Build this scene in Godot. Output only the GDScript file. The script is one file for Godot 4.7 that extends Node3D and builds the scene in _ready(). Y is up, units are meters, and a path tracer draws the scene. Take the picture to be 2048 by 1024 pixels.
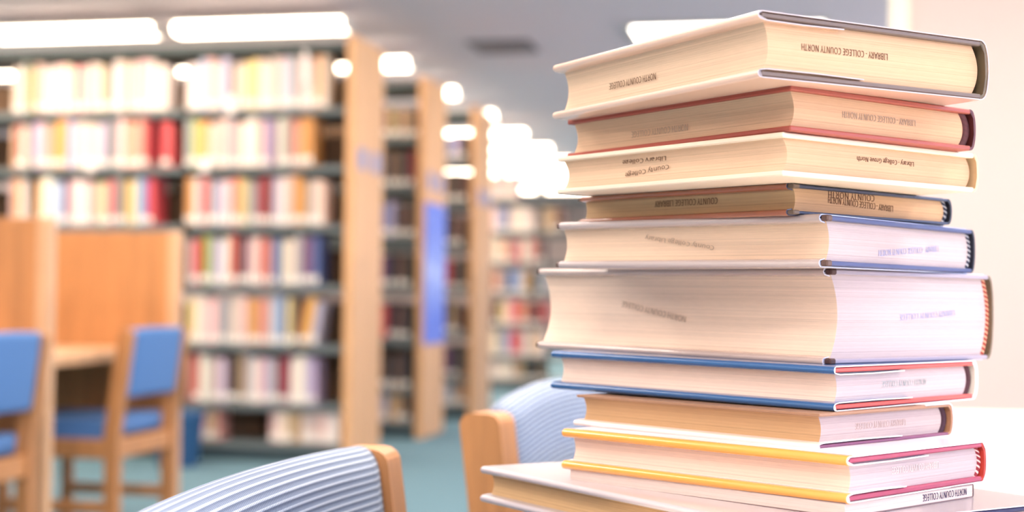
extends Node3D
# A reading table in a library: a tall stack of old hardbacks, two padded chairs, study carrels and rows of shelving.
# Distances in metres. The room is turned a little against the camera: s runs along the shelves, t runs away down the rows.

const TURN := 0.20246            # 11.6 degrees
const EYE := Vector3(0, 0.897, 0)
const TABLE_Y := 0.75
var rng := RandomNumberGenerator.new()
var taken := {}
var mats := {}

func _ready() -> void:
	rng.seed = 41
	# ---- camera
	var cam := Camera3D.new()
	cam.name = "camera"
	cam.position = EYE
	cam.basis = Basis(Vector3.RIGHT, deg_to_rad(1.69)) * Basis(Vector3.BACK, deg_to_rad(0.6))
	var lens := CameraAttributesPhysical.new()
	lens.frustum_focal_length = 24.0 / (2.0 * 512.0 / 2844.0)
	lens.frustum_focus_distance = 0.86
	lens.frustum_near = 0.05
	lens.frustum_far = 100.0
	lens.exposure_aperture = 6.6
	cam.attributes = lens
	cam.current = true
	add_child(cam)
	# ---- sky and exposure
	var we := WorldEnvironment.new()
	we.name = "environment"
	var env := Environment.new()
	env.background_mode = Environment.BG_SKY
	var sky := Sky.new()
	var sm := ProceduralSkyMaterial.new()
	sm.sky_top_color = Color(0.50, 0.66, 0.95)
	sm.sky_horizon_color = Color(0.86, 0.91, 1.0)
	sm.ground_bottom_color = Color(0.78, 0.76, 0.76)
	sm.ground_horizon_color = Color(0.84, 0.84, 0.86)
	sm.sky_energy_multiplier = 1.6
	sm.ground_energy_multiplier = 2.2
	sky.sky_material = sm
	env.sky = sky
	env.tonemap_mode = Environment.TONE_MAPPER_LINEAR
	env.tonemap_exposure = 1.9
	env.sdfgi_enabled = true
	env.ssao_enabled = true
	env.ssil_enabled = true
	we.environment = env
	add_child(we)
	# ---- the rest
	make_materials()
	build_room()
	build_lamps()
	build_shelving()
	build_carrels()
	build_table_and_chairs()
	build_stack()

# ------------------------------------------------------------------ helpers
func g(s: float, h: float, t: float) -> Vector3:
	var c := cos(TURN)
	var n := sin(TURN)
	return Vector3(s * c + t * n, h, s * n - t * c)

func numbered(called: String) -> String:
	var k: int = taken.get(called, -1) + 1
	taken[called] = k
	return called if k == 0 else "%s_%03d" % [called, k]

func tag(o: Node3D, label: String, category: String, group := "") -> Node3D:
	o.set_meta("label", label)
	o.set_meta("category", category)
	if group:
		o.set_meta("group", group)
	return o

# a thing whose children are its parts, standing at s, h, t and turned with the room
func thing(called: String, at: Vector3, turn := -TURN) -> Node3D:
	var o := Node3D.new()
	o.name = numbered(called)
	o.position = at
	o.rotation.y = turn
	add_child(o)
	return o

func begin() -> SurfaceTool:
	var st := SurfaceTool.new()
	st.begin(Mesh.PRIMITIVE_TRIANGLES)
	return st

func part(called: String, st: SurfaceTool, m: Material, parent: Node = self, st2: SurfaceTool = null, m2: Material = null) -> MeshInstance3D:
	st.generate_normals()
	var mesh := st.commit()
	mesh.surface_set_material(0, m)
	if st2:
		st2.generate_normals()
		st2.commit(mesh)
		mesh.surface_set_material(1, m2)
	return put(called, mesh, parent)

func put(called: String, mesh: Mesh, parent: Node) -> MeshInstance3D:
	var o := MeshInstance3D.new()
	o.mesh = mesh
	o.name = numbered(called) if parent == self else called
	parent.add_child(o, true)
	return o

func structure(called: String, st: SurfaceTool, m: Material, at := Vector3.ZERO) -> MeshInstance3D:
	var o := part(called, st, m)
	o.position = at
	o.rotation.y = -TURN
	o.set_meta("kind", "structure")
	return o

func tri(st: SurfaceTool, p: Array, n: Vector3, uv: Array) -> void:
	var k := [0, 1, 2]
	var a: Vector3 = p[0]
	var b: Vector3 = p[1]
	var c: Vector3 = p[2]
	if (b - a).cross(c - a).dot(n) > 0.0:
		k = [0, 2, 1]
	for i in k:
		st.set_uv(uv[i])
		st.add_vertex(p[i])

func quad(st: SurfaceTool, a: Vector3, b: Vector3, c: Vector3, d: Vector3, n: Vector3, uv := []) -> void:
	if uv.is_empty():
		var u := (b - a).length()
		var v := (d - a).length()
		uv = [Vector2(0, 0), Vector2(u, 0), Vector2(u, v), Vector2(0, v)]
	tri(st, [a, b, c], n, [uv[0], uv[1], uv[2]])
	tri(st, [a, c, d], n, [uv[0], uv[2], uv[3]])

# a box from lo to hi with chamfered edges
func box(st: SurfaceTool, lo: Vector3, hi: Vector3, e := 0.0, xf := Transform3D.IDENTITY) -> void:
	st.set_smooth_group(-1)
	var mid := (lo + hi) / 2.0
	var h := (hi - lo) / 2.0
	e = minf(e, 0.45 * minf(h.x, minf(h.y, h.z)))
	for ax in 3:
		var u := (ax + 1) % 3
		var v := (ax + 2) % 3
		for sg in [-1.0, 1.0]:
			var n := Vector3.ZERO
			n[ax] = sg
			var q := []
			for k in [[-1, -1], [1, -1], [1, 1], [-1, 1]]:
				var p := Vector3.ZERO
				p[ax] = sg * h[ax]
				p[u] = k[0] * (h[u] - e)
				p[v] = k[1] * (h[v] - e)
				q.append(xf * (mid + p))
			quad(st, q[0], q[1], q[2], q[3], xf.basis * n)
	if e <= 0.0:
		return
	for ax in 3:
		var u := (ax + 1) % 3
		var v := (ax + 2) % 3
		for k in [[-1, -1], [1, -1], [1, 1], [-1, 1]]:
			var q := []
			for w in [[-1, 0], [1, 0], [1, 1], [-1, 1]]:
				var p := Vector3.ZERO
				p[ax] = w[0] * (h[ax] - e)
				p[u] = k[0] * (h[u] - (e if w[1] else 0.0))
				p[v] = k[1] * (h[v] - (0.0 if w[1] else e))
				q.append(xf * (mid + p))
			var n := Vector3.ZERO
			n[u] = k[0]
			n[v] = k[1]
			quad(st, q[0], q[1], q[2], q[3], xf.basis * n)
	for i in 8:
		var k := Vector3(1 if i & 1 else -1, 1 if i & 2 else -1, 1 if i & 4 else -1)
		var q := []
		for ax in 3:
			var p := Vector3.ZERO
			for w in 3:
				p[w] = k[w] * (h[w] if w == ax else h[w] - e)
			q.append(xf * (mid + p))
		tri(st, q, xf.basis * k, [Vector2.ZERO, Vector2.ZERO, Vector2.ZERO])

# a closed outline in the plane (a, b), swept from w0 to w1; xf turns (a, b, w) into the part's axes
func sweep(st: SurfaceTool, poly: PackedVector2Array, w0: float, w1: float, xf := Transform3D.IDENTITY, smooth := false, caps: SurfaceTool = null) -> void:
	var ends := caps if caps else st
	var area := 0.0
	var n := poly.size()
	for i in n:
		area += poly[i].cross(poly[(i + 1) % n])
	var run := 0.0
	st.set_smooth_group(0 if smooth else -1)
	for i in n:
		var p := poly[i]
		var q := poly[(i + 1) % n]
		var d := q - p
		var out := Vector3(d.y, -d.x, 0.0) * signf(area)
		var nx := run + d.length()
		quad(st, xf * Vector3(p.x, p.y, w0), xf * Vector3(p.x, p.y, w1), xf * Vector3(q.x, q.y, w1), xf * Vector3(q.x, q.y, w0), xf.basis * out, [Vector2(w0, run), Vector2(w1, run), Vector2(w1, nx), Vector2(w0, nx)])
		run = nx
	ends.set_smooth_group(-1)
	var idx := Geometry2D.triangulate_polygon(poly)
	for i in range(0, idx.size(), 3):
		for w in [w0, w1]:
			var p := []
			var uv := []
			for k in 3:
				var v := poly[idx[i + k]]
				p.append(xf * Vector3(v.x, v.y, w))
				uv.append(v)
			tri(ends, p, xf.basis * Vector3(0, 0, 1.0 if (w > w0) == (w1 > w0) else -1.0) * signf(w1 - w0) if false else xf.basis * Vector3(0, 0, (1.0 if w == w1 else -1.0) * signf(w1 - w0)), uv)

func rounded(lo: Vector2, hi: Vector2, r: float, k := 5) -> PackedVector2Array:
	var p := PackedVector2Array()
	var c := [Vector2(hi.x - r, hi.y - r), Vector2(lo.x + r, hi.y - r), Vector2(lo.x + r, lo.y + r), Vector2(hi.x - r, lo.y + r)]
	for i in 4:
		for j in k + 1:
			var a := PI / 2 * (i + float(j) / k)
			p.append(c[i] + Vector2(cos(a), sin(a)) * r)
	return p

# the outline of a sheet of some thickness that follows a line
func sheet(line: PackedVector2Array, thick: float) -> PackedVector2Array:
	var one := PackedVector2Array()
	var two := PackedVector2Array()
	for i in line.size():
		var d := (line[mini(i + 1, line.size() - 1)] - line[maxi(i - 1, 0)]).normalized()
		var o := Vector2(-d.y, d.x) * thick / 2
		one.append(line[i] + o)
		two.append(line[i] - o)
	two.reverse()
	one.append_array(two)
	return one

# ------------------------------------------------------------------ materials
func mat(c: Color, rough := 0.8, spec := 0.5) -> StandardMaterial3D:
	var key := "%s %s %s" % [c, rough, spec]
	if mats.has(key):
		return mats[key]
	var m := StandardMaterial3D.new()
	m.albedo_color = c
	m.roughness = rough
	m.metallic_specular = spec
	mats[key] = m
	return m

func picture(w: int, h: int, f: Callable) -> ImageTexture:
	var b := PackedByteArray()
	b.resize(w * h * 3)
	for y in h:
		for x in w:
			var c: Color = f.call(x, y)
			var i := (y * w + x) * 3
			b[i] = int(clampf(c.r, 0, 1) * 255)
			b[i + 1] = int(clampf(c.g, 0, 1) * 255)
			b[i + 2] = int(clampf(c.b, 0, 1) * 255)
	return ImageTexture.create_from_image(Image.create_from_data(w, h, false, Image.FORMAT_RGB8, b))

var page_lines: ImageTexture
var wood_grain: ImageTexture
var wood: StandardMaterial3D
var wood_lit: StandardMaterial3D
var wood_edge: StandardMaterial3D
var weave: StandardMaterial3D
var weave_light: StandardMaterial3D
var plain_blue: StandardMaterial3D
var steel: StandardMaterial3D

func make_materials() -> void:
	# page edges: thin lines along the leaves, in clumps, with short streaks
	var row := PackedFloat32Array()
	var walk := 0.0
	for i in 768:
		walk = walk * 0.82 + rng.randfn(0.0, 0.016)
		row.append(walk + rng.randfn(0.0, 0.032) - (0.10 if rng.randf() < 0.03 else 0.0))
	var fn := FastNoiseLite.new()
	fn.seed = 7
	fn.frequency = 0.05
	page_lines = picture(128, 768, func(x, y):
		var v := 0.93 + row[y] * (0.75 + 0.6 * fn.get_noise_2d(x * 0.35, y * 2.0)) + 0.04 * fn.get_noise_2d(x * 1.2, y * 5.0)
		return Color(v, v * 0.995, v * 0.985))
	# oak veneer
	var gn := FastNoiseLite.new()
	gn.seed = 11
	gn.frequency = 0.02
	wood_grain = picture(256, 512, func(x, y):
		var a := gn.get_noise_2d(x * 1.4, y * 0.10)
		var b := gn.get_noise_2d(x * 7.0 + 900.0, y * 0.5)
		var c := gn.get_noise_2d(x * 16.0, y * 1.6 + 400.0)
		var v := 0.90 + 0.10 * a + 0.06 * b + 0.05 * c
		return Color(v, v * 0.985, v * 0.96))
	wood = mat(Color(0.80, 0.56, 0.355), 0.45).duplicate()
	wood.albedo_texture = wood_grain
	wood.uv1_triplanar = true
	wood.uv1_scale = Vector3(2.2, 0.9, 2.2)
	wood_lit = wood.duplicate()
	wood_lit.albedo_color = Color(0.96, 0.75, 0.55)  # same wood, the brighter light on the end panels put into its colour
	wood_edge = wood.duplicate()
	wood_edge.albedo_color = Color(0.90, 0.72, 0.56)
	# ribbed upholstery: raised cords, each with a pale thread stitched over it
	var tex := picture(64, 64, func(x, y):
		var r := fposmod(y / 16.0, 1.0)
		var cord := absf(r - 0.5) < 0.17
		var stitch := fposmod(x / 8.0 + floorf(y / 16.0) * 0.5, 1.0) < 0.62
		if cord:
			return Color(0.90, 0.91, 0.92) if stitch else Color(0.58, 0.63, 0.70)
		return Color(0.44, 0.49, 0.57) if stitch else Color(0.50, 0.55, 0.63))
	var hgt := picture(64, 64, func(x, y):
		var r := fposmod(y / 16.0, 1.0)
		var v := 0.5 + 0.5 * cos((r - 0.5) * TAU)
		v = v * 0.8 + 0.2 * (0.5 + 0.5 * sin(x / 8.0 * TAU))
		return Color(v, v, v))
	weave = mat(Color(0.87, 0.90, 0.94), 0.85).duplicate()
	weave.albedo_texture = tex
	weave.heightmap_enabled = true
	weave.heightmap_texture = hgt
	weave.heightmap_scale = 0.10
	weave.uv1_scale = Vector3(46, 46, 1)
	weave.rim_enabled = true
	weave.rim = 0.3
	weave_light = weave
	plain_blue = mat(Color(0.29, 0.45, 0.66), 0.9).duplicate()
	plain_blue.rim_enabled = true
	plain_blue.rim = 0.4
	steel = mat(Color(0.38, 0.42, 0.43), 0.5)

func paper(c: Color) -> StandardMaterial3D:
	var m := StandardMaterial3D.new()
	m.albedo_color = c
	m.albedo_texture = page_lines
	m.roughness = 0.9
	m.metallic_specular = 0.3
	m.uv1_scale = Vector3(9.0, 20.0, 1.0)
	m.heightmap_enabled = true
	m.heightmap_texture = page_lines
	m.heightmap_scale = 0.006
	return m

func glow(c: Color, e: float) -> StandardMaterial3D:
	var m := StandardMaterial3D.new()
	m.albedo_color = Color(0.95, 0.95, 0.95)
	m.emission_enabled = true
	m.emission = c
	m.emission_energy_multiplier = e
	return m

# ------------------------------------------------------------------ room
const CEIL := 2.66
const S0 := -9.0
const S1 := 3.2
const T0 := -5.0
const T1 := 26.0

func slab(called: String, lo: Vector3, hi: Vector3, m: Material) -> MeshInstance3D:
	var st := begin()                # lo and hi as (s, h, t)
	box(st, Vector3(lo.x, lo.y, -hi.z), Vector3(hi.x, hi.y, -lo.z))
	return structure(called, st, m)

func build_room() -> void:
	var cn := FastNoiseLite.new()
	cn.seed = 3
	cn.frequency = 0.2
	var carpet := mat(Color(0.41, 0.56, 0.62), 0.95).duplicate()
	carpet.albedo_texture = picture(256, 256, func(x, y):
		var v := 0.9 + 0.09 * cn.get_noise_2d(x, y) + 0.06 * cn.get_noise_2d(x * 9.0, y * 9.0)
		return Color(v, v, v))
	carpet.uv1_scale = Vector3(2, 2, 1)
	slab("floor", Vector3(S0 - 0.2, -0.2, T0 - 0.2), Vector3(S1 + 0.2, 0, T1 + 0.2), carpet)
	var ceil_m := mat(Color(0.93, 0.875, 0.895), 0.9)
	slab("ceiling", Vector3(S0 - 0.2, CEIL, T0 - 0.2), Vector3(S1 + 0.2, CEIL + 0.2, T1 + 0.2), ceil_m)
	var wall := mat(Color(0.84, 0.765, 0.735), 0.8)
	slab("wall_left", Vector3(S0 - 0.2, 0, T0), Vector3(S0, CEIL, T1), wall)
	slab("wall_back", Vector3(S0 - 0.2, 0, T0 - 0.2), Vector3(S1 + 0.2, CEIL, T0), wall)
	slab("wall_far", Vector3(S0 - 0.2, 0, T1), Vector3(S1 + 0.2, CEIL, T1 + 0.2), wall)
	slab("wall_front", Vector3(0.355, 0, 5.69), Vector3(S1, CEIL, 6.0), wall)
	slab("trim_1", Vector3(0.325, 0, 5.655), Vector3(0.395, CEIL, 5.70), mat(Color(0.97, 0.93, 0.84), 0.5))
	slab("baseboard_front", Vector3(0.395, 0, 5.675), Vector3(S1, 0.1, 5.69), mat(Color(0.5, 0.42, 0.36), 0.5))
	# right-hand wall: unseen window by the table, farther one added to brighten the ceiling
	var st := begin()
	var panes := [[-4.2, 3.8], [7.5, 22.5]]
	var spans := [[T0, -4.2], [3.8, 7.5], [22.5, T1]]
	for b in spans:
		box(st, Vector3(S1, 0.85, -b[1]), Vector3(S1 + 0.2, 2.35, -b[0]))
	box(st, Vector3(S1, 0, -T1), Vector3(S1 + 0.2, 0.85, -T0))
	box(st, Vector3(S1, 2.35, -T1), Vector3(S1 + 0.2, CEIL, -T0))
	structure("wall_right", st, wall)
	for k in 2:
		st = begin()
		var a: float = panes[k][0]
		var b: float = panes[k][1]
		var n := roundi((b - a) / 1.5)
		for i in n + 1:
			var t := lerpf(a, b, i / float(n))
			box(st, Vector3(S1 + 0.04, 0.85, -t - 0.03), Vector3(S1 + 0.12, 2.35, -t + 0.03))
		for h in [0.85, 2.31]:
			box(st, Vector3(S1 + 0.04, h, -b), Vector3(S1 + 0.12, h + 0.04, -a))
		var w := structure("unseen_window_%d" % (k + 1), st, mat(Color(0.85, 0.84, 0.82), 0.4))
		var gl := mat(Color(1, 1, 1, 0.03), 0.02).duplicate()
		gl.transparency = BaseMaterial3D.TRANSPARENCY_ALPHA
		for i in n:
			st = begin()
			var t0 := lerpf(a, b, i / float(n)) + 0.03
			var t1 := lerpf(a, b, (i + 1) / float(n)) - 0.03
			quad(st, Vector3(S1 + 0.08, 0.89, -t0), Vector3(S1 + 0.08, 0.89, -t1), Vector3(S1 + 0.08, 2.31, -t1), Vector3(S1 + 0.08, 2.31, -t0), Vector3.LEFT)
			part("pane", st, gl, w)

func area(parent: Node3D, size: Vector2, at: Vector3, e: float, c: Color, tip := -PI / 2) -> void:
	var l := AreaLight3D.new()
	l.name = "lamp_light"
	l.area_size = size
	l.light_energy = e
	l.light_color = c
	l.position = at
	l.rotation.x = tip
	l.area_range = 30.0
	l.shadow_enabled = true
	parent.add_child(l, true)

const WARM := Color(1.0, 0.90, 0.80)

func build_lamps() -> void:
	# strip lamps over the aisles, three in a row, parallel to the shelves
	var housing := mat(Color(0.85, 0.84, 0.82), 0.5)
	var shine := glow(Color(1.0, 0.92, 0.82), 7.0)
	for n in range(-1, 10):
		var t := 8.27 + n * 1.449 if n >= 0 else 6.45
		for k in 3:
			var right := -2.738 - k * 1.245
			var o := thing("strip_lamp", g(right - 0.56, 2.50, t))
			var st := begin()
			var pr := rounded(Vector2(-0.08, 0.02), Vector2(0.08, 0.085), 0.028)
			sweep(st, pr, -0.55, 0.55, Transform3D(Basis(Vector3(0, 0, 1), Vector3(0, 1, 0), Vector3(1, 0, 0)), Vector3.ZERO), true)
			part("diffuser", st, shine, o)
			st = begin()
			box(st, Vector3(-0.56, 0.083, -0.10), Vector3(0.56, 0.103, 0.10), 0.004)
			for x in [-0.56, 0.55]:
				box(st, Vector3(x, 0.02, -0.08), Vector3(x + 0.01, 0.09, 0.08), 0.003)
			part("housing", st, housing, o)
			for x in [-0.45, 0.45]:
				st = begin()
				box(st, Vector3(x - 0.008, 0.103, -0.008), Vector3(x + 0.008, CEIL - 2.505, 0.008))
				part("stem", st, housing, o)
			area(o, Vector2(1.1, 0.15), Vector3(0, 0.015, 0), 1.2 if n >= 0 else 1.6, WARM)
			var where: String = "before the first bookcase" if n < 0 else "over the %s aisle behind the first bookcase" % ORD[n]
			tag(o, "glowing strip lamp %s, %s" % [where, ["nearest the end panels", "middle of its row", "innermost of its row"][k]], "ceiling lamp", "strip lamps over the book aisles")
	# recessed square-edged troffers; the first is seen, the rest added unseen for fill
	var spots := [[-0.49, 9.35], [-0.49, 6.6], [-0.49, 3.9], [1.7, 3.9], [-0.49, 1.3], [1.7, 1.3], [-0.49, -1.3], [1.7, -1.3], [-0.49, -3.9], [1.7, -3.9], [-2.7, -3.9], [-2.7, -1.3], [-2.7, 1.3], [-2.7, 3.9], [-4.9, 1.3], [-4.9, -1.3]]
	var n := 0
	for p in spots:
		var o := thing("ceiling_panel_lamp", g(p[0], CEIL, p[1]))
		var st := begin()
		box(st, Vector3(-0.61, -0.012, -0.30), Vector3(0.61, -0.004, 0.30))
		part("diffuser", st, glow(Color(1.0, 0.96, 0.90), 5.0), o)
		st = begin()
		for b in [[-0.65, -0.34, 0.65, -0.30], [-0.65, 0.30, 0.65, 0.34], [-0.65, -0.30, -0.61, 0.30], [0.61, -0.30, 0.65, 0.30]]:
			box(st, Vector3(b[0], -0.02, b[1]), Vector3(b[2], 0.0, b[3]), 0.004)
		part("frame", st, housing, o)
		area(o, Vector2(1.18, 0.58), Vector3(0, -0.025, 0), 1.9, Color(1.0, 0.935, 0.88))
		var l: String = "glowing rectangular ceiling panel lamp seen above the top book of the stack" if n == 0 else "ceiling panel lamp added out of sight for fill, %s along, %s out" % [ORD[n], ORD[n % 4]]
		tag(o, l, "ceiling lamp", "ceiling panel lamps")
		n += 1
	# air vent
	var v := thing("ceiling_vent", g(-2.07, CEIL, 9.70))
	var st := begin()
	box(st, Vector3(-0.22, -0.006, -0.22), Vector3(0.22, 0.0, 0.22))
	part("backing", st, mat(Color(0.36, 0.34, 0.36)), v)
	for k in 7:
		st = begin()
		box(st, Vector3(-0.2, -0.02, -0.195 + k * 0.06), Vector3(0.2, -0.007, -0.17 + k * 0.06))
		part("slat", st, mat(Color(0.60, 0.57, 0.59), 0.5), v)
	tag(v, "dark slatted air vent in the ceiling between lamps and books", "vent")

# ------------------------------------------------------------------ shelving
const BAY := 0.914
const END_S := -2.403
const FIRST_T := 7.265
const LEVELS := [1.915, 1.600, 1.280, 0.955, 0.632, 0.315, 0.105]
const INK := {
	"w": ["white", Color(0.93, 0.89, 0.85)], "c": ["cream", Color(0.92, 0.84, 0.77)], "p": ["pale pink", Color(0.90, 0.74, 0.72)], "s": ["salmon", Color(0.88, 0.58, 0.50)],
	"r": ["red", Color(0.80, 0.22, 0.24)], "d": ["dark red", Color(0.52, 0.13, 0.17)], "y": ["yellow", Color(0.90, 0.79, 0.50)], "o": ["orange", Color(0.88, 0.60, 0.28)],
	"g": ["grey", Color(0.58, 0.58, 0.60)], "v": ["lavender", Color(0.74, 0.70, 0.84)], "l": ["light blue", Color(0.66, 0.75, 0.86)], "b": ["blue", Color(0.22, 0.36, 0.58)],
	"n": ["brown", Color(0.36, 0.26, 0.21)], "k": ["black", Color(0.13, 0.13, 0.15)], "u": ["purple", Color(0.40, 0.24, 0.42)], "e": ["green", Color(0.55, 0.66, 0.24)], "t": ["tan", Color(0.74, 0.60, 0.44)],
}
const ORD := ["first", "second", "third", "fourth", "fifth", "sixth", "seventh", "eighth", "ninth", "tenth", "eleventh", "twelfth", "thirteenth", "fourteenth", "fifteenth", "sixteenth", "seventeenth", "eighteenth", "nineteenth", "twentieth"]
var called := {}

func bookcase(t: float, bays: int, right_s: float, levels: Array, canopy: bool) -> Node3D:
	# x along the shelves to the end panel at 0, z = 0 the front, -0.5 the rear face
	var o := thing("bookcase", g(right_s, 0, t))
	for b in bays + 1:
		var st := begin()
		var x := -b * BAY
		box(st, Vector3(x - 0.018, 0.0, -0.275), Vector3(x + (0.0 if b == 0 else 0.018), levels[0] + 0.36 if canopy else levels[0] + 0.03, -0.235), 0.004)
		part("upright", st, steel, o)
	for b in bays:
		for h in levels:
			var st := begin()
			var x0 := -(b + 1) * BAY + 0.02
			var x1 := -b * BAY - 0.02 if b else -0.002
			box(st, Vector3(x0, h - 0.018, -0.49), Vector3(x1, h, -0.01), 0.002)
			box(st, Vector3(x0, h - 0.040, -0.012), Vector3(x1, h - 0.001, 0.0), 0.003)
			box(st, Vector3(x0, h - 0.040, -0.50), Vector3(x1, h - 0.001, -0.488), 0.003)
			part("shelf", st, steel, o)
		var st := begin()
		box(st, Vector3(-(b + 1) * BAY, 0.0, -0.47), Vector3(-b * BAY, levels[-1] - 0.04, -0.03))
		part("plinth", st, mat(Color(0.25, 0.32, 0.34), 0.6), o)
		if canopy:
			st = begin()
			box(st, Vector3(-(b + 1) * BAY, 2.225, -0.5), Vector3(-b * BAY, 2.265, 0.0), 0.004)
			part("canopy", st, mat(Color(0.26, 0.32, 0.33), 0.5), o)
	return o

func end_panel(o: Node3D) -> MeshInstance3D:
	var st := begin()
	box(st, Vector3(0.0, 0.0, -0.525), Vector3(0.048, 2.30, 0.02), 0.005)
	var p := part("end_panel", st, wood_lit, o)
	for z in [-0.12, -0.37]:
		st = begin()
		box(st, Vector3(0.048, 1.585, z - 0.07), Vector3(0.056, 1.70, z + 0.07), 0.002)
		part("sign_holder", st, mat(Color(0.58, 0.59, 0.72), 0.4), p)
	return p

# one book standing spine out at the front of a shelf: x its left side, y the shelf, z the spine
func shelf_book(o: Vector3, w: float, h: float, d: float, c: Color, lean: float, label_h: float) -> Node3D:
	var n := thing("shelf_book", o)
	n.rotation = Vector3(0, -TURN, lean)
	var st := begin()
	var r := minf(w * 0.32, 0.010)
	var b := minf(0.003, w * 0.12)
	var q := PackedVector2Array([Vector2(0, d), Vector2(0, r * 0.7), Vector2(r * 0.5, r * 0.15), Vector2(w * 0.5, 0), Vector2(w - r * 0.5, r * 0.15), Vector2(w, r * 0.7), Vector2(w, d), Vector2(w - b, d), Vector2(w - b, r + b), Vector2(b, r + b), Vector2(b, d)])
	var up := Transform3D(Basis(Vector3(1, 0, 0), Vector3(0, 0, -1), Vector3(0, 1, 0)), Vector3.ZERO)
	sweep(st, q, 0, h, up)
	part("cover", st, mat(c, 0.45), n)
	st = begin()
	box(st, Vector3(b, 0.004, -d + 0.004), Vector3(w - b, h - 0.004, -r - b))
	part("page_block", st, mat(Color(0.86, 0.79, 0.68), 0.9), n)
	if label_h > 0.0:
		st = begin()
		box(st, Vector3(w * 0.12, 0.012, -0.004), Vector3(w * 0.88, 0.012 + label_h, 0.0012))
		part("spine_label", st, mat(Color(0.93, 0.91, 0.88), 0.6), n)
	return n

# fill a shelf from a list like «352 W26 B15»: a start pixel, then kinds and widths in pixels; «_20» leaves a gap
func fill(list: String, base: Vector3, x0: float, per_px: float, place: String, group: String, tall: float, split := 13.0, label := true) -> void:
	var words := list.split(" ", false)
	var px := float(words[0])
	var made := []
	for k in range(1, words.size()):
		var kind: String = words[k][0]
		var wide := float(words[k].substr(1).trim_suffix("/"))
		if kind == "_":
			px += wide
			continue
		var lean := -0.16 if words[k].ends_with("/") else 0.0
		var n := maxi(1, roundi(wide / split))
		for i in n:
			var w := wide / n * per_px * (0.98 if lean else 0.985)
			var h := tall * rng.randf_range(0.86, 1.0)
			var c: Color = INK[kind][1]
			c = c.lerp(Color(0.90, 0.82, 0.80), 0.16).lerp(Color(rng.randf(), rng.randf(), rng.randf()), 0.05) * rng.randf_range(0.90, 1.06)
			c.a = 1.0
			var x := x0 + (px + wide * i / n) * per_px
			var c0 := cos(TURN)
			var s0 := sin(TURN)
			var z := -rng.randf_range(0.012, 0.032)
			var at := base + Vector3(x * c0 + (-z) * s0, 0.001, x * s0 + z * c0)
			at.y += w * sin(-lean)
			var bk := shelf_book(at, w, h, rng.randf_range(0.15, 0.185), c, lean, rng.randf_range(0.028, 0.04) if label and rng.randf() < 0.93 else 0.0)
			made.append([bk, INK[kind][0], lean])
		px += wide
	# a label that singles out each book: its colour, its count among that colour on the shelf, the shelf and the bay
	var count := {}
	for m in made:
		count[m[1]] = count.get(m[1], 0) + 1
	var nth := {}
	for m in made:
		nth[m[1]] = nth.get(m[1], 0) + 1
		var which: String = "only" if count[m[1]] == 1 else ORD[nth[m[1]] - 1]
		var lab := "%s %s%s-spined book on %s" % [which, "leaning " if m[2] else "", m[1], place]
		if count[m[1]] > 1:
			lab = "%s %s%s-spined book from left on %s" % [which, "leaning " if m[2] else "", m[1], place]
		tag(m[0], lab, "book", group)

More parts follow.
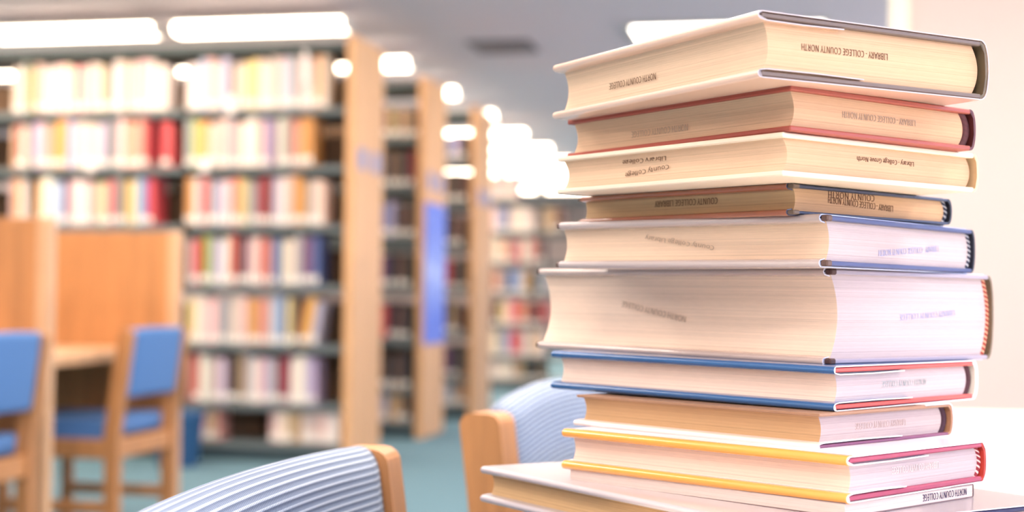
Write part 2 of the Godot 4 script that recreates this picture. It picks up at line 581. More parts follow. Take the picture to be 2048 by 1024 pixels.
func build_shelving() -> void:
	var ordinal := ["top shelf", "second shelf", "third shelf", "fourth shelf", "fifth shelf", "sixth shelf", "bottom shelf"]
	# three rows of double-faced bookcases behind one another
	for n in 3:
		var o := bookcase(FIRST_T + n * 1.45, 3, END_S, LEVELS, true)
		var p := end_panel(o)
		if n == 0:
			for q in [[-0.238, 2.05, 0.17, 0.03], [-0.665, 1.885, 0.10, 0.045], [-0.81, 1.57, 0.08, 0.05], [-1.49, 1.57, 0.08, 0.05]]:
				var st := begin()
				box(st, Vector3(q[0] - q[3] / 2, q[1], 0.0005), Vector3(q[0] + q[3] / 2, q[1] + q[2], 0.003))
				part("shelf_label", st, mat(Color(0.90, 0.87, 0.86), 0.5), o)
		tag(o, ["nearest tall double-faced grey steel bookcase with wooden end panel, full of pale books", "second bookcase, whose wooden end panel carries the blue poster", "third bookcase with plain wooden end panel, beyond the blue poster"][n], "bookcase", "library bookcases in rows")
		if n == 1:
			var ps := thing("poster", g(END_S + 0.050, 0.0, FIRST_T + 1.45))
			var st := begin()
			quad(st, Vector3(0.0025, 0.60, 0.012), Vector3(0.0025, 0.60, -0.517), Vector3(0.0025, 1.50, -0.517), Vector3(0.0025, 1.50, 0.012), Vector3.RIGHT, [Vector2(0, 1), Vector2(1, 1), Vector2(1, 0), Vector2(0, 0)])
			var pn := FastNoiseLite.new()
			pn.seed = 5
			pn.frequency = 0.03
			var pm := mat(Color(1, 1, 1), 0.5).duplicate()
			pm.albedo_texture = picture(96, 192, func(x, y):
				var v := pn.get_noise_2d(x * 1.5, y) * 0.5 + pn.get_noise_2d(x * 6.0, y * 6.0) * 0.25
				var band := clampf(1.0 - absf(y / 192.0 - 0.5) * 3.2, 0.0, 1.0)
				return Color(0.40, 0.49, 0.84).lerp(Color(0.70, 0.75, 0.93), clampf(band * 0.8 + v, 0.0, 1.0)))
			part("print", st, pm, ps)
			st = begin()
			box(st, Vector3(0.0, 0.597, -0.52), Vector3(0.002, 1.503, 0.015))
			part("backing", st, mat(Color(0.30, 0.40, 0.80), 0.6), ps)
			tag(ps, "tall blue poster on the wooden end of the second bookcase", "poster")
	# front of the first bookcase: pixel columns of the photograph turned into widths of books
	var base := g(END_S, 0, FIRST_T)
	var per := 7.72 / 2844.0 / 0.9796
	var near_bay := ["352 w27 l16 p14 c16 v17 n12 c24 y26 c54 v14 g14 p18 w18 o14 c12", "352 g14 e10 y10 o16 c14 p26 g12 p14 c12 w24 s12 v14 u16 w12 g12 s24 o26", "352 o20 w14 r14 p6 g14 v14 p18 r12 y20 g20 d24 n10 v14 w14 p14 o28 g14 c22", "362 p12 r20 e14 g16 v14 w12 r14 n14 u12 p10 w12 r12 s12 b22 c28 g16 u20 b14", "362 y14 c26 p26 g22 c26 p14 o24 s22 l22 b12 y10 n12 o24/ v16/", "362 s14 r14 w28 p14 v14 n14 k12 t12 g14 w14 p14 v14 g12 d26 w30 v24", "396 p12 t16 s8 _104 p14 c26 t26 c26 p26 w26"]
	var next_bay := ["22 p24 w26 p14 c26 r12 p18 c26 y12 g14 w14 c40 p24 c26 w10", "22 v14 p10 g12 t14 o24 v14 c24 w14 c14 v14 g12 _8 g12 p14 s42 r10 _24 r24", "28 o12 w26 l24 u10 p16 w26 p20 e10 c14 r16 g14 n10 y22 l12 b12 r14"]
	var third_bay := ["-30 c12 w12 g12 y8", "-30 t12 d12 c12", "-30 p12 o12 w10"]
	for i in 7:
		var h: float = LEVELS[i]
		var tall: float = 0.285 if i == 0 else 0.27 if i < 6 else 0.175
		fill(near_bay[i], base + Vector3(0, h, 0), -690.0 * per, per, ordinal[i] + ", bay beside the first end panel", "books on the first bookcase", tall)
		if i < 3:
			fill(next_bay[i], base + Vector3(0, h, 0), -690.0 * per, per, ordinal[i] + ", bay above the study carrels", "books on the first bookcase", tall)
			fill(third_bay[i], base + Vector3(0, h, 0), -690.0 * per, per, ordinal[i] + ", bay cut by the photo's edge", "books on the first bookcase", tall)
	# the short stretches of the second and third bookcases that show between the end panels
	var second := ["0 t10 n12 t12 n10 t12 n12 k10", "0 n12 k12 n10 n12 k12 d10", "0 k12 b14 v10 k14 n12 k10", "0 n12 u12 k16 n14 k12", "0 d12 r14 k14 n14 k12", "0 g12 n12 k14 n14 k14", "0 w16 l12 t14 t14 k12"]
	for n in [1, 2]:
		var b2 := g(END_S, 0, FIRST_T + n * 1.45)
		var wide: float = 0.29 if n == 1 else 0.24
		for i in 7:
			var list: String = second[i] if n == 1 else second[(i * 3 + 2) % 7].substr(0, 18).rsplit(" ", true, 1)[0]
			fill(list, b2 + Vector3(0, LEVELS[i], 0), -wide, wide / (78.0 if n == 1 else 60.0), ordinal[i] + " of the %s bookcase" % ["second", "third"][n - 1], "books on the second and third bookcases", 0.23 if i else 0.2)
	# fore-edges of the books on the rear faces, seen only through the gaps
	var st := begin()
	for n in 3:
		var o := Transform3D(Basis(Vector3.UP, -TURN), g(END_S, 0, FIRST_T + n * 1.45))
		for i in 7:
			var x := -0.03
			while x > -2.7 + n * 0.5:
				var w := rng.randf_range(0.022, 0.045)
				if rng.randf() < 0.94:
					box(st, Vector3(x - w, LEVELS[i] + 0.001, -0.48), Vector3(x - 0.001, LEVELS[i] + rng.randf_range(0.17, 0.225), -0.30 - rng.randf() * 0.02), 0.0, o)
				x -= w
	var rear := part("rear_books", st, mat(Color(0.46, 0.36, 0.28), 0.9))  # this brown holds the shade between the shelves
	rear.set_meta("kind", "stuff")
	tag(rear, "shade-darkened fore-edges of books on the far faces, glimpsed through gaps in the shelves", "books")
	# the bookcase across the far end
	var far_s := -1.29
	var far_t := 13.71
	var lv := [1.875, 1.55, 1.245, 0.935, 0.63, 0.325, 0.09]
	var fb := bookcase(far_t, 2, far_s, lv, false)
	tag(fb, "far bookcase without a top, seen between the third end panel and the stack", "bookcase", "library bookcases in rows")
	var rows := ["0 w22 p16 w12 p16", "4 p16 v14 b14 c18 w18 c14 _20 t24 n18", "0 p18 c14 s16 g12 r12 w16 s16 n16", "0 n16 s14 g14 b16 l16 t16 k14 g14", "0 u14 n14 y14 p14 r14 s16 d14 n14 r10", "0 d12 c14 g14 v14 r22 w14 t14 c14", "0 w18 c22 w18 t22 k30 n14"]
	for i in 7:
		fill(rows[i], g(far_s, lv[i], far_t), -1.80, 14.2 / 2844.0, ordinal[i] + " of the far bookcase", "books on the far bookcase", 0.25, 12.0)
	# blue bin
	var bin := thing("bin", g(-3.21, 0, 6.98))
	st = begin()
	var ring := 20
	for k in ring:
		var a := TAU * k / ring
		var b := TAU * (k + 1) / ring
		st.set_smooth_group(0)
		for pr in [[0.0, 0.105, 0.27, 0.135, 1.0], [0.27, 0.135, 0.285, 0.142, 1.0], [0.285, 0.142, 0.285, 0.128, 0.0], [0.285, 0.128, 0.02, 0.10, -1.0]]:
			var ca := Vector3(cos(a), 0, sin(a))
			var cb := Vector3(cos(b), 0, sin(b))
			var nn: Vector3 = (ca + cb) * pr[4] + Vector3(0, 1.0 if pr[4] == 0.0 else 0.0, 0)
			quad(st, ca * pr[1] + Vector3.UP * pr[0], cb * pr[1] + Vector3.UP * pr[0], cb * pr[3] + Vector3.UP * pr[2], ca * pr[3] + Vector3.UP * pr[2], nn)
		tri(st, [Vector3(0, 0.02, 0), Vector3(cos(a), 0, sin(a)) * 0.10 + Vector3.UP * 0.02, Vector3(cos(b), 0, sin(b)) * 0.10 + Vector3.UP * 0.02], Vector3.UP, [Vector2.ZERO, Vector2.ZERO, Vector2.ZERO])
	part("body", st, mat(Color(0.16, 0.33, 0.50), 0.5), bin)
	tag(bin, "dark blue round bin on the floor before the bottom shelf, half behind the carrel", "bin")

# ------------------------------------------------------------------ carrels
func build_carrels() -> void:
	var first: Node3D
	for k in 2:
		var o: Node3D
		if k == 0:
			o = thing("study_carrel", g(-2.256, 0, 3.976))
			first = o
			var st := begin()     # z = 0 the face of the side panel that we see, +z towards us
			box(st, Vector3(-1.2, 0.46, -0.028), Vector3(-0.03, 1.128, 0.0), 0.002)
			part("side_panel", st, wood, o)
			for x in [-1.2, -0.045]:
				st = begin()
				box(st, Vector3(x, 0.0, -0.036), Vector3(x + 0.045, 1.130, 0.008), 0.004)
				part("edge_post", st, wood_edge, o)
			st = begin()
			box(st, Vector3(-1.19, 0.46, 0.0), Vector3(-1.165, 1.128, 0.88), 0.002)
			part("back_panel", st, wood, o)
			st = begin()
			box(st, Vector3(-1.165, 0.662, 0.0), Vector3(-0.075, 0.702, 0.88), 0.004)
			part("desk_top", st, wood_edge, o)
			st = begin()
			box(st, Vector3(-1.165, 0.94, 0.0), Vector3(-0.90, 0.96, 0.88), 0.003)
			part("shelf", st, wood, o)
			st = begin()
			box(st, Vector3(-1.10, 0.50, 0.0), Vector3(-1.08, 0.662, 0.88))
			part("modesty_board", st, wood, o)
		else:
			o = first.duplicate()
			o.name = numbered("study_carrel")
			o.position = g(-2.256, 0, 4.894)
			add_child(o)
		tag(o, ["wooden study carrel at the photo's edge, its tall side panel nearest", "wooden study carrel behind the first, its panel facing the second blue chair"][k], "study carrel", "wooden study carrels in a row")

# ------------------------------------------------------------------ chairs and table
func chair(pad_m: Material, at: Vector3, turn: float, crown: float) -> Node3D:
	# faces +x; z from 0 (far post) to 0.46 (near post)
	var o := thing("padded_chair", at, turn)
	var wd := 0.46
	var flat := Transform3D.IDENTITY
	# back post: straight leg, leaning back above the seat, round top
	var post := PackedVector2Array([Vector2(0.0, 0.0), Vector2(0.042, 0.0), Vector2(0.046, 0.44), Vector2(0.012, 0.70), Vector2(0.0035, 0.765)])
	for j in 5:
		var a := PI / 2 * j / 4.0
		post.append(Vector2(-0.0095, 0.765) + Vector2(cos(a) * 0.013, sin(a) * 0.013))
	for j in 5:
		var a := PI / 2 + PI / 2 * j / 4.0
		post.append(Vector2(-0.030, 0.765) + Vector2(cos(a) * 0.013, sin(a) * 0.013))
	post.append_array(PackedVector2Array([Vector2(-0.034, 0.70), Vector2(-0.002, 0.44)]))
	for z in [0.0, wd - 0.036]:
		var st := begin()
		sweep(st, post, z, z + 0.036, flat, false)
		part("back_post", st, wood, o)
	for z in [0.0, wd - 0.03]:
		var st := begin()
		box(st, Vector3(0.40, 0.0, z), Vector3(0.44, 0.415, z + 0.03), 0.004)
		part("front_leg", st, wood, o)
	for z in [0.004, wd - 0.024]:
		var st := begin()
		box(st, Vector3(0.04, 0.35, z), Vector3(0.405, 0.415, z + 0.02), 0.004)
		part("side_rail", st, wood, o)
		st = begin()
		box(st, Vector3(0.038, 0.17, z), Vector3(0.405, 0.21, z + 0.018), 0.004)
		part("stretcher", st, wood, o)
	for x in [0.008, 0.41]:
		var st := begin()
		box(st, Vector3(x, 0.35, 0.03), Vector3(x + 0.022, 0.415, wd - 0.03), 0.004)
		part("cross_rail", st, wood, o)
	# seat cushion
	var st := begin()
	sweep(st, rounded(Vector2(0.045, 0.415), Vector2(0.455, 0.478), 0.024), 0.012, wd - 0.012, flat, true)
	part("seat", st, pad_m, o)
	# upholstered back: a padded slab between the posts, swept across in slices so that it bows and rounds off at its ends
	st = begin()
	var prof := rounded(Vector2(-0.022, 0.0), Vector2(0.022, 0.235), 0.021, 6)
	var rows := 16
	var run := PackedFloat32Array([0.0])
	for i in prof.size():
		run.append(run[i] + prof[i].distance_to(prof[(i + 1) % prof.size()]))
	st.set_smooth_group(0)
	for j in rows:
		for i in prof.size():
			var q := []
			var uv := []
			for w in [[0, 0], [1, 0], [1, 1], [0, 1]]:
				var f: float = (j + w[0]) / float(rows)
				q.append(pad_point(prof[(i + w[1]) % prof.size()], f, wd, crown))
				uv.append(Vector2(f * 0.39, run[i + w[1]]))
			var mid := pad_point(Vector2(0, 0.1175), (j + 0.5) / rows, wd, crown)
			quad(st, q[0], q[1], q[2], q[3], (q[0] + q[2]) / 2 - mid, uv)
	for f in [0.0, 1.0]:
		for i in prof.size():
			var c := pad_point(Vector2(0, 0.1175), f, wd, crown)
			tri(st, [c, pad_point(prof[i], f, wd, crown), pad_point(prof[(i + 1) % prof.size()], f, wd, crown)], Vector3(0, 0, f - 0.5), [Vector2.ZERO, Vector2.ZERO, Vector2.ZERO])
	part("back_pad", st, pad_m, o)
	return o

func pad_point(p: Vector2, f: float, wd: float, crown: float) -> Vector3:
	var e := absf(f * 2.0 - 1.0)
	var shrink := 1.0 - 0.35 * pow(e, 14.0)
	var bow := -0.010 * (1.0 - e * e)
	var y := 0.546 + p.y + crown * (1.0 - e * e)
	var lean := 0.024 - (y - 0.44) * 0.128
	return Vector3(lean + p.x * shrink + bow, y, 0.037 + f * (wd - 0.074))

func build_table_and_chairs() -> void:
	var tb := thing("reading_table", g(-0.13, 0, 2.04))
	var st := begin()           # x 0..1.7, z 0 (far edge) .. 1.5
	sweep(st, rounded(Vector2(0, 0), Vector2(1.7, 1.5), 0.02), TABLE_Y - 0.03, TABLE_Y, Transform3D(Basis(Vector3(1, 0, 0), Vector3(0, 0, 1), Vector3(0, 1, 0)), Vector3.ZERO))
	part("table_top", st, mat(Color(0.95, 0.92, 0.86), 0.35), tb)
	for x in [0.10, 1.54]:
		for z in [0.10, 1.34]:
			st = begin()
			box(st, Vector3(x, 0, z), Vector3(x + 0.06, TABLE_Y - 0.03, z + 0.06), 0.005)
			part("leg", st, wood, tb)
	st = begin()
	for b in [[0.12, 0.11, 1.58, 0.13], [0.12, 1.37, 1.58, 1.39], [0.12, 0.13, 0.14, 1.37], [1.56, 0.13, 1.58, 1.37]]:
		box(st, Vector3(b[0], 0.64, b[1]), Vector3(b[2], TABLE_Y - 0.03, b[3]))
	part("apron", st, wood, tb)
	tag(tb, "white-topped reading table under the stack of books", "table")
	tag(chair(weave, Vector3(0.185, 0, -1.87), -0.4468, 0.022), "light blue ribbed chair with wooden side post, behind the stack of books", "chair", "padded library chairs")
	tag(chair(weave, g(-0.318, 0, 1.10), -TURN, 0.003), "grey-blue ribbed chair back cut by the bottom edge, nearest the camera", "chair", "padded library chairs")
	tag(chair(plain_blue, g(-2.212, 0, 4.34), PI - TURN, 0.004), "plain blue padded chair tucked into the second study carrel", "chair", "padded library chairs")
	tag(chair(plain_blue, g(-2.25, 0, 3.44), PI - TURN, 0.004), "plain blue padded chair before the first carrel, cut by the photo's edge", "chair", "padded library chairs")

# ------------------------------------------------------------------ the stack
# near corner X, depth, turn (degrees), length, width, top above the eye, thickness, slopes along both sides
const BOOKS := [
	[0.1359, 0.7786, 60.8, 0.2187, 0.1760, 0.1595, 0.0365, -0.0004, 0.0022],
	[0.1577, 0.8074, 55.2, 0.2112, 0.1675, 0.1232, 0.0262, 0.0003, -0.0033],
	[0.1541, 0.8105, 53.5, 0.2083, 0.1851, 0.0966, 0.0250, 0.0031, -0.0009],
	[0.1708, 0.8615, 49.2, 0.1907, 0.1743, 0.0714, 0.0189, 0.0018, 0.0003],
	[0.1902, 0.8565, 42.9, 0.2172, 0.2019, 0.0525, 0.0316, 0.0031, -0.0027],
	[0.2002, 0.8919, 49.8, 0.2799, 0.1859, 0.0207, 0.0606, 0.0066, -0.0030],
	[0.1983, 0.8700, 45.7, 0.2390, 0.1778, -0.0400, 0.0268, 0.0060, -0.0001],
	[0.1844, 0.8506, 47.1, 0.2032, 0.1536, -0.0667, 0.0217, 0.0003, -0.0029],
	[0.1916, 0.8057, 46.5, 0.2242, 0.1566, -0.0879, 0.0256, -0.0046, -0.0035],
	[0.1891, 0.8049, 47.3, 0.2191, 0.1411, -0.1134, 0.0084, -0.0058, -0.0042],
	[0.1505, 0.7653, 57.9, 0.3187, 0.2350, -0.1222, 0.0247, -0.0012, -0.0021]]

func build_stack() -> void:
	var W := Color(0.95, 0.93, 0.93)
	# per book: label, page colour, board colour, spine colour, jacket colour (or null), jacket edge, headband pair, fore-edge hollow, flap lengths
	var looks := [
		["thick cream-jacketed hardback turned on top of the stack", Color(0.91, 0.80, 0.70), Color(0.42, 0.36, 0.34), Color(0.42, 0.36, 0.28), Color(0.90, 0.77, 0.70), Color(0.72, 0.68, 0.70), null, 0.004, [0.060, 0.075]],
		["hardback with rust-red boards, second from the top of the stack", Color(0.87, 0.74, 0.63), Color(0.62, 0.29, 0.24), Color(0.36, 0.16, 0.16), null, W, [Color(0.33, 0.16, 0.18), Color(0.30, 0.15, 0.16)], 0.003, []],
		["hardback with cream-white boards between the rust-red and the thin brown one", Color(0.92, 0.79, 0.68), Color(0.93, 0.86, 0.78), Color(0.85, 0.74, 0.58), null, W, null, 0.004, []],
		["thinnest hardback, brown fore-edge and navy spine, fourth from the top", Color(0.80, 0.68, 0.54), Color(0.18, 0.22, 0.34), Color(0.10, 0.12, 0.18), Color(0.60, 0.36, 0.27), Color(0.30, 0.32, 0.42), [Color(0.12, 0.14, 0.22), Color(0.70, 0.70, 0.72)], 0.002, [0.10, 0.075]],
		["navy-spined hardback in a silvery plastic jacket, resting on the thickest book", Color(0.93, 0.82, 0.73), Color(0.22, 0.27, 0.46), Color(0.12, 0.13, 0.20), Color(0.72, 0.67, 0.67), Color(0.78, 0.82, 0.95), [Color(0.10, 0.12, 0.22), Color(0.78, 0.78, 0.80)], 0.004, [0.068, 0.075]],
		["thickest book of the stack with pinkish grey jacket and red-striped headband", Color(0.97, 0.87, 0.80), Color(0.60, 0.57, 0.64), Color(0.46, 0.40, 0.32), Color(0.74, 0.66, 0.64), Color(0.84, 0.84, 0.93), [Color(0.62, 0.22, 0.18), Color(0.85, 0.70, 0.58)], 0.0075, [0.085, 0.055]],
		["blue-jacketed hardback with red boards under the thickest book", Color(0.94, 0.84, 0.79), Color(0.78, 0.31, 0.29), Color(0.90, 0.89, 0.86), Color(0.17, 0.36, 0.58), Color(0.96, 0.95, 0.97), [Color(0.26, 0.11, 0.15), Color(0.24, 0.10, 0.14)], 0.003, [0.080, 0.090]],
		["short hardback with brown-toned pages and plum boards under the blue one", Color(0.78, 0.63, 0.48), Color(0.48, 0.27, 0.40), Color(0.66, 0.48, 0.36), Color(0.93, 0.86, 0.84), Color(0.93, 0.92, 0.96), [Color(0.22, 0.08, 0.16), Color(0.20, 0.08, 0.14)], 0.003, [0.07, 0.09]],
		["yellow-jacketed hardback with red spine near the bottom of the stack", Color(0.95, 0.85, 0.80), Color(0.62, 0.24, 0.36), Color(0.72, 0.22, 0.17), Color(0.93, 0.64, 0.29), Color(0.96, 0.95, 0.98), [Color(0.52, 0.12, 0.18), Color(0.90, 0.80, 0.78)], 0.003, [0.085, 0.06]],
		["thin paperback with pale pages between the yellow book and the bottom book", Color(0.91, 0.84, 0.82), Color(0.86, 0.80, 0.80), Color(0.86, 0.80, 0.80), null, W, null, 0.0, []],
		["large bottom book in a grey plastic jacket, lying on the table", Color(0.80, 0.66, 0.50), Color(0.10, 0.12, 0.30), Color(0.20, 0.20, 0.34), Color(0.72, 0.68, 0.70), Color(0.86, 0.86, 0.92), null, 0.003, [0.08, 0.09]],
	]
	# stamps: book, face (r head, l fore-edge), from, to along the face, height share, tilt in degrees, colour, words
	var brown := Color(0.40, 0.29, 0.24)
	var faint := Color(0.66, 0.58, 0.52)
	var bluish := Color(0.62, 0.64, 0.80)
	var stamps := [
		[0, "r", 0.18, 0.55, 0.55, 0, brown, "LIBRARY - COLLEGE COUNTY NORTH"], [0, "l", 0.50, 0.74, 0.42, 0, brown, "NORTH COUNTY COLLEGE"],
		[1, "r", 0.28, 0.67, 0.52, 0, faint, "LIBRARY - COLLEGE COUNTY NORTH"], [1, "l", 0.44, 0.70, 0.42, 0, faint, "NORTH COUNTY COLLEGE"],
		[2, "r", 0.37, 0.66, 0.58, 0, brown, "Library - College Grove North"], [2, "l", 0.50, 0.70, 0.70, 0, brown, "Library College"], [2, "l", 0.49, 0.69, 0.42, -4, brown, "County College"],
		[3, "r", 0.22, 0.62, 0.52, -2, brown, "LIBRARY - COLLEGE COUNTY NORTH"], [3, "r", 0.22, 0.50, 0.76, 0, brown, "COUNTY NORTH"], [3, "l", 0.34, 0.63, 0.60, 0, brown, "COUNTY COLLEGE LIBRARY"],
		[4, "r", 0.34, 0.75, 0.42, 4, bluish, "LIBRARY - COLLEGE COUNTY NORTH"], [4, "l", 0.40, 0.66, 0.52, 8, faint, "County College Library"],
		[5, "r", 0.42, 0.77, 0.52, 3, bluish, "LIBRARY COUNTY COLLEGE"], [5, "l", 0.47, 0.70, 0.50, 9, faint, "NORTH COUNTY COLLEGE"],
		[6, "r", 0.33, 0.64, 0.52, 0, Color(0.64, 0.68, 0.70), "NORTH COUNTY COLLEGE"],
		[7, "r", 0.28, 0.65, 0.52, 0, Color(0.74, 0.66, 0.64), "LIBRARY COUNTY COLLEGE"],
		[8, "r", 0.32, 0.66, 0.55, 0, Color(0.86, 0.80, 0.80), "LIBRARY COUNTY COLLEGE"],
		[9, "r", 0.58, 0.94, 0.50, 0, Color(0.20, 0.20, 0.34), "NORTH COUNTY COLLEGE"],
	]
	for k in BOOKS.size():
		var b: Array = BOOKS[k]
		var v: Array = looks[k]
		var th := deg_to_rad(b[2])
		var lx := (Vector3(-cos(th), b[7], -sin(th))).normalized()
		var rz := Vector3(sin(th), b[8], -cos(th))
		rz = (rz - lx * rz.dot(lx)).normalized()
		var up := rz.cross(lx)
		var o := Node3D.new()
		o.name = numbered("stacked_book")
		add_child(o)
		o.transform = Transform3D(Basis(lx, up, rz), EYE + Vector3(b[0], b[5] - b[6], -b[1]))
		tag(o, v[0], "book", "books stacked on the reading table")
		var pages := paperback(o, b, v) if k == 9 else hardback(o, b, v, k)
		for s in stamps:
			if s[0] == k:
				stamp(pages, b, v, s)

func span(z: float, y: float) -> Vector2:
	return Vector2(z, y)

# turns an outline (z, y) swept along x into the book's axes
const ALONG := Basis(Vector3(0, 0, 1), Vector3(0, 1, 0), Vector3(1, 0, 0))

func hardback(o: Node3D, b: Array, v: Array, k: int) -> MeshInstance3D:
	var L: float = b[3]
	var W: float = b[4]
	var T: float = b[6]
	var jt := 0.0006 if v[4] != null else 0.0
	var bt := 0.0030 if T > 0.0235 else 0.0018
	var y0 := jt
	var y1 := T - jt
	var ov := 0.0036
	var bulge := 0.0035 + 0.06 * T
	var zs := W - 0.006              # the joint between boards and spine
	var xf := Transform3D(ALONG, Vector3.ZERO)
	# boards
	for y in [y0, y1 - bt]:
		var st := begin()
		box(st, Vector3(0, y, 0.0), Vector3(L, y + bt, zs), 0.0008)
		part("board", st, mat(Color(0.60, 0.45, 0.35) if k == 7 and y > y0 else v[2], 0.5), o)
	# spine: a curved strip
	var line := PackedVector2Array()
	for i in 15:
		var a := PI * (i / 14.0 - 0.5)
		line.append(Vector2(zs - 0.001 + bulge * pow(cos(a), 0.7), (y0 + y1) / 2 + sin(a) * ((y1 - y0) / 2 - 0.0009)))
	var st := begin()
	sweep(st, sheet(line, 0.0018), 0, L, xf, false)
	part("spine", st, mat(v[3], 0.5), o)
	# page block, hollow at the fore-edge and rounded at the spine
	st = begin()
	var caps := begin()
	var hollow: float = v[7]
	var pb := y0 + bt
	var pt := y1 - bt
	var n := 12
	var fore := PackedVector2Array()
	var rear := PackedVector2Array()
	for i in n + 1:
		var f := i / float(n)
		var q := 1.0 - pow(f * 2.0 - 1.0, 2.0)
		fore.append(Vector2(ov + hollow * q, lerpf(pb, pt, f)))
		rear.append(Vector2(zs - (0.008 if k in [1, 6, 7] else 0.0045) + (bulge - 0.0005) * q, lerpf(pb, pt, f)))
	st.set_smooth_group(0)
	caps.set_smooth_group(-1)
	for i in n:
		for e in [[fore, -1.0], [rear, 1.0]]:
			var p: Vector2 = e[0][i]
			var q: Vector2 = e[0][i + 1]
			quad(st, Vector3(ov, p.y, p.x), Vector3(L - ov, p.y, p.x), Vector3(L - ov, q.y, q.x), Vector3(ov, q.y, q.x), Vector3(0, 0, e[1]), [Vector2(ov, p.y), Vector2(L, p.y), Vector2(L, q.y), Vector2(ov, q.y)])
		for x in [ov, L - ov]:
			quad(caps, Vector3(x, fore[i].y, fore[i].x), Vector3(x, rear[i].y, rear[i].x), Vector3(x, rear[i + 1].y, rear[i + 1].x), Vector3(x, fore[i + 1].y, fore[i + 1].x), Vector3(1.0 if x > ov else -1.0, 0, 0), [fore[i], rear[i], rear[i + 1], fore[i + 1]])
	var tone: Color = v[1]
	var head := tone.lerp(Color(0.84, 0.67, 0.53), 0.55) if k < 4 else tone.lerp(Color(0.755, 0.71, 0.745), 0.85)  # lamp warmth above, daylight lilac below, put into the page-head colour
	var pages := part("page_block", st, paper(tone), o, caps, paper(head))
	# headband: a striped cord along the top of the spine
	if v[6] != null:
		st = begin()
		st.set_smooth_group(0)
		var wide := 0.0034 if k in [1, 6, 7] else 0.0021
		for i in n:
			for j in 6:
				var q := []
				var uv := []
				for w in [[0, 0], [1, 0], [1, 1], [0, 1]]:
					var c := rear[i + w[0]]
					var a: float = -PI / 2 + PI * (j + w[1]) / 6.0
					q.append(Vector3(ov + 0.0004 - cos(a) * 0.0016, c.y, c.x + wide * 0.9 + sin(a) * wide))
					uv.append(Vector2((j + w[1]) / 6.0, c.y))
				quad(st, q[0], q[1], q[2], q[3], Vector3(-1, 0, 0), uv)
		var hb := StandardMaterial3D.new()
		hb.roughness = 0.8
		var c0: Color = v[6][0]
		var c1: Color = v[6][1]
		hb.albedo_texture = picture(16, 16, func(x, y): return c1 if (x + y) % 16 < 6 else c0)
		hb.uv1_scale = Vector3(1, 300, 1)
		part("headband", st, hb, o)
	# jacket: one sheet round the spine and both boards, its flaps folded in behind them
	if v[4] != null:
		var j := PackedVector2Array()
		var flap: Array = v[8]
		var r := bt / 2 + 0.0007
		if k == 7:
			j.append(Vector2(zs - 0.03, y1 + 0.0004))
		else:
			j.append(Vector2(flap[0], y1 - bt - 0.0009))
			j.append(Vector2(flap[0] * 0.5, y1 - bt - 0.0014))
			j.append(Vector2(0.004, y1 - bt - 0.0012))
			for i in 7:
				var a := -PI / 2 - PI * i / 6.0
				j.append(Vector2(0.0006 + cos(a) * (r + 0.0008), y1 - bt / 2 + sin(a) * r))
		j.append(Vector2(zs, y1 + 0.0004))
		for i in range(1, 12):
			var a := PI * (0.5 - i / 12.0)
			j.append(Vector2(zs - 0.001 + (bulge + 0.0016) * pow(cos(a), 0.7), (y0 + y1) / 2 + sin(a) * ((y1 - y0) / 2 + 0.0003)))
		j.append(Vector2(zs, y0 - 0.0004))
		for i in 7:
			var a := -PI / 2 - PI * i / 6.0
			j.append(Vector2(0.0006 + cos(a) * (r + 0.0008), y0 + bt / 2 + sin(a) * r))
		j.append(Vector2(0.004, y0 + bt + 0.0012))
		j.append(Vector2(flap[1] * 0.5, y0 + bt + 0.0014))
		j.append(Vector2(flap[1], y0 + bt + 0.0009))
		st = begin()
		caps = begin()
		var inset := 0.0045 if k in [3, 4, 5] else -0.0004
		sweep(st, sheet(j, 0.0007), inset, L - inset, xf, true, caps)
		if k in [3, 4, 5]:
			for y in [y0, y1 - bt]:
				for x in [-0.0003, L - 0.0049]:
					var cs := begin()
					box(cs, Vector3(x, y - 0.0004, -0.0006), Vector3(x + 0.0052, y + bt + 0.0004, 0.0055), 0.0009)
					part("board_corner", cs, mat([Color(0.42, 0.36, 0.32), Color(0.36, 0.27, 0.25), Color(0.27, 0.16, 0.15)][k - 3], 0.6), o)
		var jm: StandardMaterial3D = mat(v[4], 0.22).duplicate()
		jm.clearcoat_enabled = true
		jm.clearcoat = 0.6
		jm.clearcoat_roughness = 0.2
		var dj := part("dust_jacket", st, jm, o, caps, mat(v[5], 0.35))
		if k == 8:        # pale jacket with yellow strips round the folds
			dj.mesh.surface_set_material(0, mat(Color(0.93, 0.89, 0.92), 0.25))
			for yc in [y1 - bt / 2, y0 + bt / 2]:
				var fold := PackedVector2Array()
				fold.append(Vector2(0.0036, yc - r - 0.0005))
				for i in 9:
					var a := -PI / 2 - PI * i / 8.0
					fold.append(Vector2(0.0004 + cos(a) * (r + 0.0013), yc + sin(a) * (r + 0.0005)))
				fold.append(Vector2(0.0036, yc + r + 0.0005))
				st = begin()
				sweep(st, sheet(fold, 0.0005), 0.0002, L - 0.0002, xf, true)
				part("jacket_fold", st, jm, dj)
	return pages

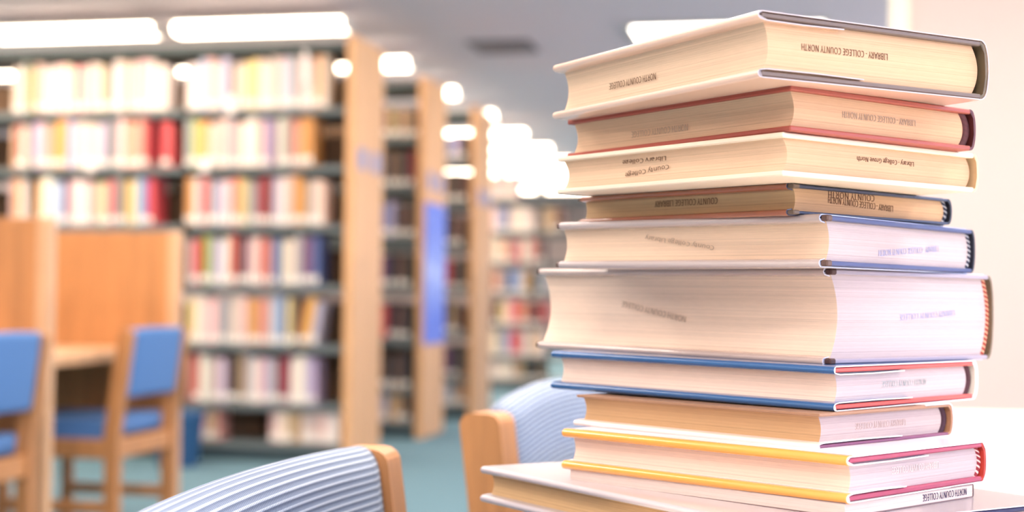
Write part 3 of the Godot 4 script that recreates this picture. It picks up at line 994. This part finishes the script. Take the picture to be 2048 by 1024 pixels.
func paperback(o: Node3D, b: Array, v: Array) -> MeshInstance3D:
	var L: float = b[3]
	var W: float = b[4]
	var T: float = b[6]
	var st := begin()
	var line := PackedVector2Array([Vector2(0, T - 0.0003), Vector2(W - 0.001, T - 0.0003), Vector2(W - 0.0003, T - 0.001), Vector2(W - 0.0003, 0.001), Vector2(W - 0.001, 0.0003), Vector2(0, 0.0003)])
	sweep(st, sheet(line, 0.0006), 0, L, Transform3D(ALONG, Vector3.ZERO))
	part("cover", st, mat(Color(0.46, 0.36, 0.36), 0.4), o)
	st = begin()
	var caps := begin()
	sweep(st, PackedVector2Array([Vector2(0.0004, 0.0006), Vector2(W - 0.0007, 0.0006), Vector2(W - 0.0007, T - 0.0006), Vector2(0.0004, T - 0.0006)]), 0.0004, L - 0.0004, Transform3D(ALONG, Vector3.ZERO), false, caps)
	return part("page_block", st, paper(v[1]), o, caps, paper(v[1]))

func stamp(pages: Node3D, b: Array, v: Array, s: Array) -> void:
	var tm := TextMesh.new()
	tm.text = s[7]
	var f := SystemFont.new()
	f.font_names = PackedStringArray(["Droid Sans"])
	f.font_weight = 400
	tm.font = f
	tm.font_size = 24
	tm.pixel_size = 0.001
	tm.depth = 0.002
	tm.curve_step = 4.0
	tm.material = mat(s[6], 0.9, 0.2)
	var size := tm.get_aabb().size
	var long: float = (s[3] - s[2]) * (b[4] if s[1] == "r" else b[3])
	var k := long / size.x
	var ky := minf(k * 1.3, 0.0040 / size.y)
	var o := put("ink_stamp", tm, pages)
	var mid: float = (s[2] + s[3]) / 2
	var tilt := deg_to_rad(s[5])
	if s[1] == "r":        # upside down on the head of the book
		o.position = Vector3(0.0036 - 0.0002 if pages.get_parent().get_child_count() > 2 else 0.0002, s[4] * b[6], mid * b[4])
		o.basis = Basis(Vector3(0, 0, -1), Vector3(0, -1, 0), Vector3(-1, 0, 0)) * Basis(Vector3(0, 0, 1), tilt)
	else:
		var q := 1.0 - pow(s[4] * 2.0 - 1.0, 2.0)
		o.position = Vector3(mid * b[3], s[4] * b[6], 0.0036 + v[7] * q * 0.85 - 0.0008)
		o.basis = Basis(Vector3(1, 0, 0), Vector3(0, -1, 0), Vector3(0, 0, -1)) * Basis(Vector3(0, 0, 1), -tilt)
	o.basis = o.basis * Basis.from_scale(Vector3(k, ky, 0.05))
